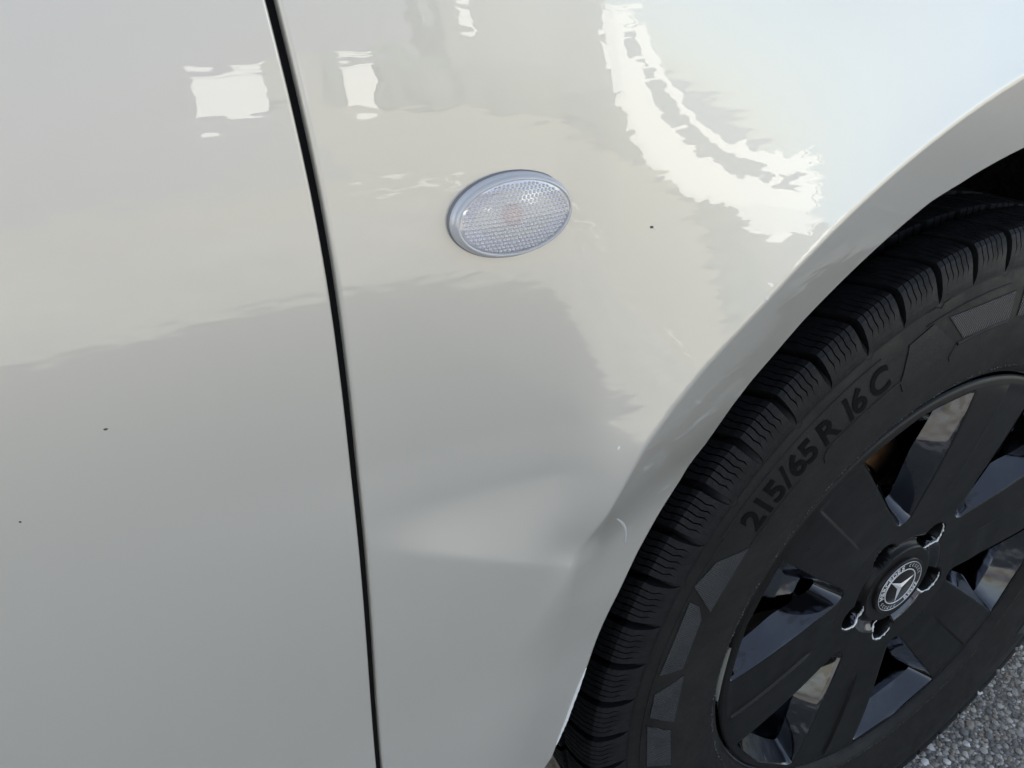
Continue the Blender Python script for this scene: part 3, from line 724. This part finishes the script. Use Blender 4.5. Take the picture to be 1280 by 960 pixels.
#                                  # how far out the lens rim stands
lamp = MB(); NS = 96
def oval(s1, s2, off, dx=0):
    return [(LX+dx+s1*math.cos(2*math.pi*i/NS), -off, LZ+s2*math.sin(2*math.pi*i/NS)) for i in range(NS)]
s0 = float(skin(LX, LZ))
rings = [oval(a1+.0016, a2+.0016, s0-.002), oval(a1+.0016, a2+.0016, s0+.0016), oval(a1+.0010, a2+.0010, s0+.0022), oval(a1+.0006, a2+.0006, s0+.0030), oval(a1+.0006, a2+.0006, LO-.0010), oval(a1+.0002, a2+.0002, LO), oval(a1-.0006, a2-.0006, LO+.0002), oval(a1-.0008, a2-.0008, LO-.001)]
vs = [p for r in rings for p in r]
lamp.add(vs, [(i*NS+k, i*NS+(k+1) % NS, (i+1)*NS+(k+1) % NS, (i+1)*NS+k) for i in range(len(rings)-1) for k in range(NS)])
ind = lamp.build('side_indicator', HOUSING, van); ind['label'] = 'oval clear side indicator lamp on the wing'
g = MB(); rings = [oval(a1+.0020, a2+.0020, s0-.003), oval(a1+.0020, a2+.0020, s0+.0003), oval(a1+.0010, a2+.0010, s0+.0008)]
vs = [p for r in rings for p in r]; g.add(vs, [(i*NS+k, i*NS+(k+1) % NS, (i+1)*NS+(k+1) % NS, (i+1)*NS+k) for i in range(2) for k in range(NS)]); g.build('gasket', GASKET, ind)
g = MB(); rings = [oval((a1-.001)*t, (a2-.001)*t, LO-.0015-.0060*(1-t*t)) for t in np.linspace(1, .04, 14)]
vs = [p for r in rings for p in r]; g.add(vs, [(i*NS+k, i*NS+(k+1) % NS, (i+1)*NS+(k+1) % NS, (i+1)*NS+k) for i in range(13) for k in range(NS)]); g.build('reflector', REFL, ind)
bm = bmesh.new(); bmesh.ops.create_uvsphere(bm, u_segments=20, v_segments=12, radius=.0042)
for v_ in bm.verts: v_.co = Vector((LX+.0006+v_.co.x*1.05, -(LO-.0046)+v_.co.y*.6, LZ-.0002+v_.co.z))
me = bpy.data.meshes.new('bulb'); bm.to_mesh(me); bm.free(); link('bulb', me, AMBER, ind)
# lens: a shallow dome covered in moulded beads
nx, nz = 400, 250
xs = np.linspace(-1, 1, nx); zs_ = np.linspace(-1, 1, nz); X, Z = np.meshgrid(xs, zs_, indexing='ij')
# square -> disc mapping keeps a clean oval rim
Xd, Zd = X*np.sqrt(1-Z*Z/2), Z*np.sqrt(1-X*X/2); rad = np.hypot(Xd, Zd)
x = Xd*(a1-.0007); z = Zd*(a2-.0007); dome = .0022*(1-rad**2)
px_ = .00172; pz_ = px_*.866; row = np.round(z/pz_); xo = x + (row % 2)*px_/2; dxx = xo-np.round(xo/px_)*px_; dzz = z-row*pz_
dd = np.hypot(dxx, dzz)/(.00064); bead = .00060*np.sqrt(np.clip(1-dd**2, 0, 1))
edge = smooth((.955-rad)/.02)
O = LO - .0002 + dome + bead*edge
P = np.stack([LX+x, -O, LZ+z], -1); vs, fs = gridmesh(P); meshobj('lens', vs, fs, LENS, ind)

# ------------------------------------------------------------------ small damage on the paint
def on_skin(x, z, lift): return (x, -(float(skin(x, z))+lift), z)
def chip(name, x, z, r, M_, parent, fx=1, fz=1, sk=None, lift=.00015):
    N = 9; vs = []
    for i in range(N):
        a = 2*math.pi*i/N; k = r*random.uniform(.6, 1.2); px, pz = x+k*fx*math.cos(a), z+k*fz*math.sin(a)
        vs.append((px, -(float(skin(px, pz))+lift*.3), pz))
    vs.append((x, -(float(skin(x, z))+lift+.0002), z))
    return meshobj(name, vs, [(i, (i+1) % N, N) for i in range(N)], M_, parent)
chip('paint_chip', -.3572, .7382, .0009, CHIP, fender, 1, .7)
chip('paint_chip', -.3556, .7374, .0005, CHIPW, fender)
chip('paint_chip', -.5685, .6988, .00058, CHIP, door, 1.3, .7, 1); chip('paint_chip', -.6008, .6719, .0004, CHIP, door, 1, 1, 1)
chip('paint_chip', -.300, .700, .0009, CHIPW, fender, 1.3, .8)
chip('paint_chip', -.372, .640, .0008, CHIPW, fender, .8, 1.2)
q = MB(); pts = []
for i in range(22):
    t = i/21; xx = -.3625 + .0160*t + .0035*math.sin(t*3.1); z_ = .5885 - .032*t; pts.append(on_skin(xx, z_, .00002))
q.tube(pts, [max(.0001, .0010*math.sin(math.pi*min(1, (i+1)/23))**.6) for i in range(22)], 6); q.build('scratch', SCR, fender)
q = MB(); pts = []                           # bared edge on the lip below the knock
for i in range(40):
    a = R_(160.8+9.5*i/39); rr_ = float(LIP(math.degrees(a)))+.0007; pts.append(on_skin(rr_*math.cos(a), HUB+rr_*math.sin(a), -.0004))
q.tube(pts, [max(.0002, .0014*math.sin(math.pi*(i+1)/41)**.35*random.uniform(.85, 1.1)) for i in range(40)], 8); q.build('bared_edge', CHIPW, fender)
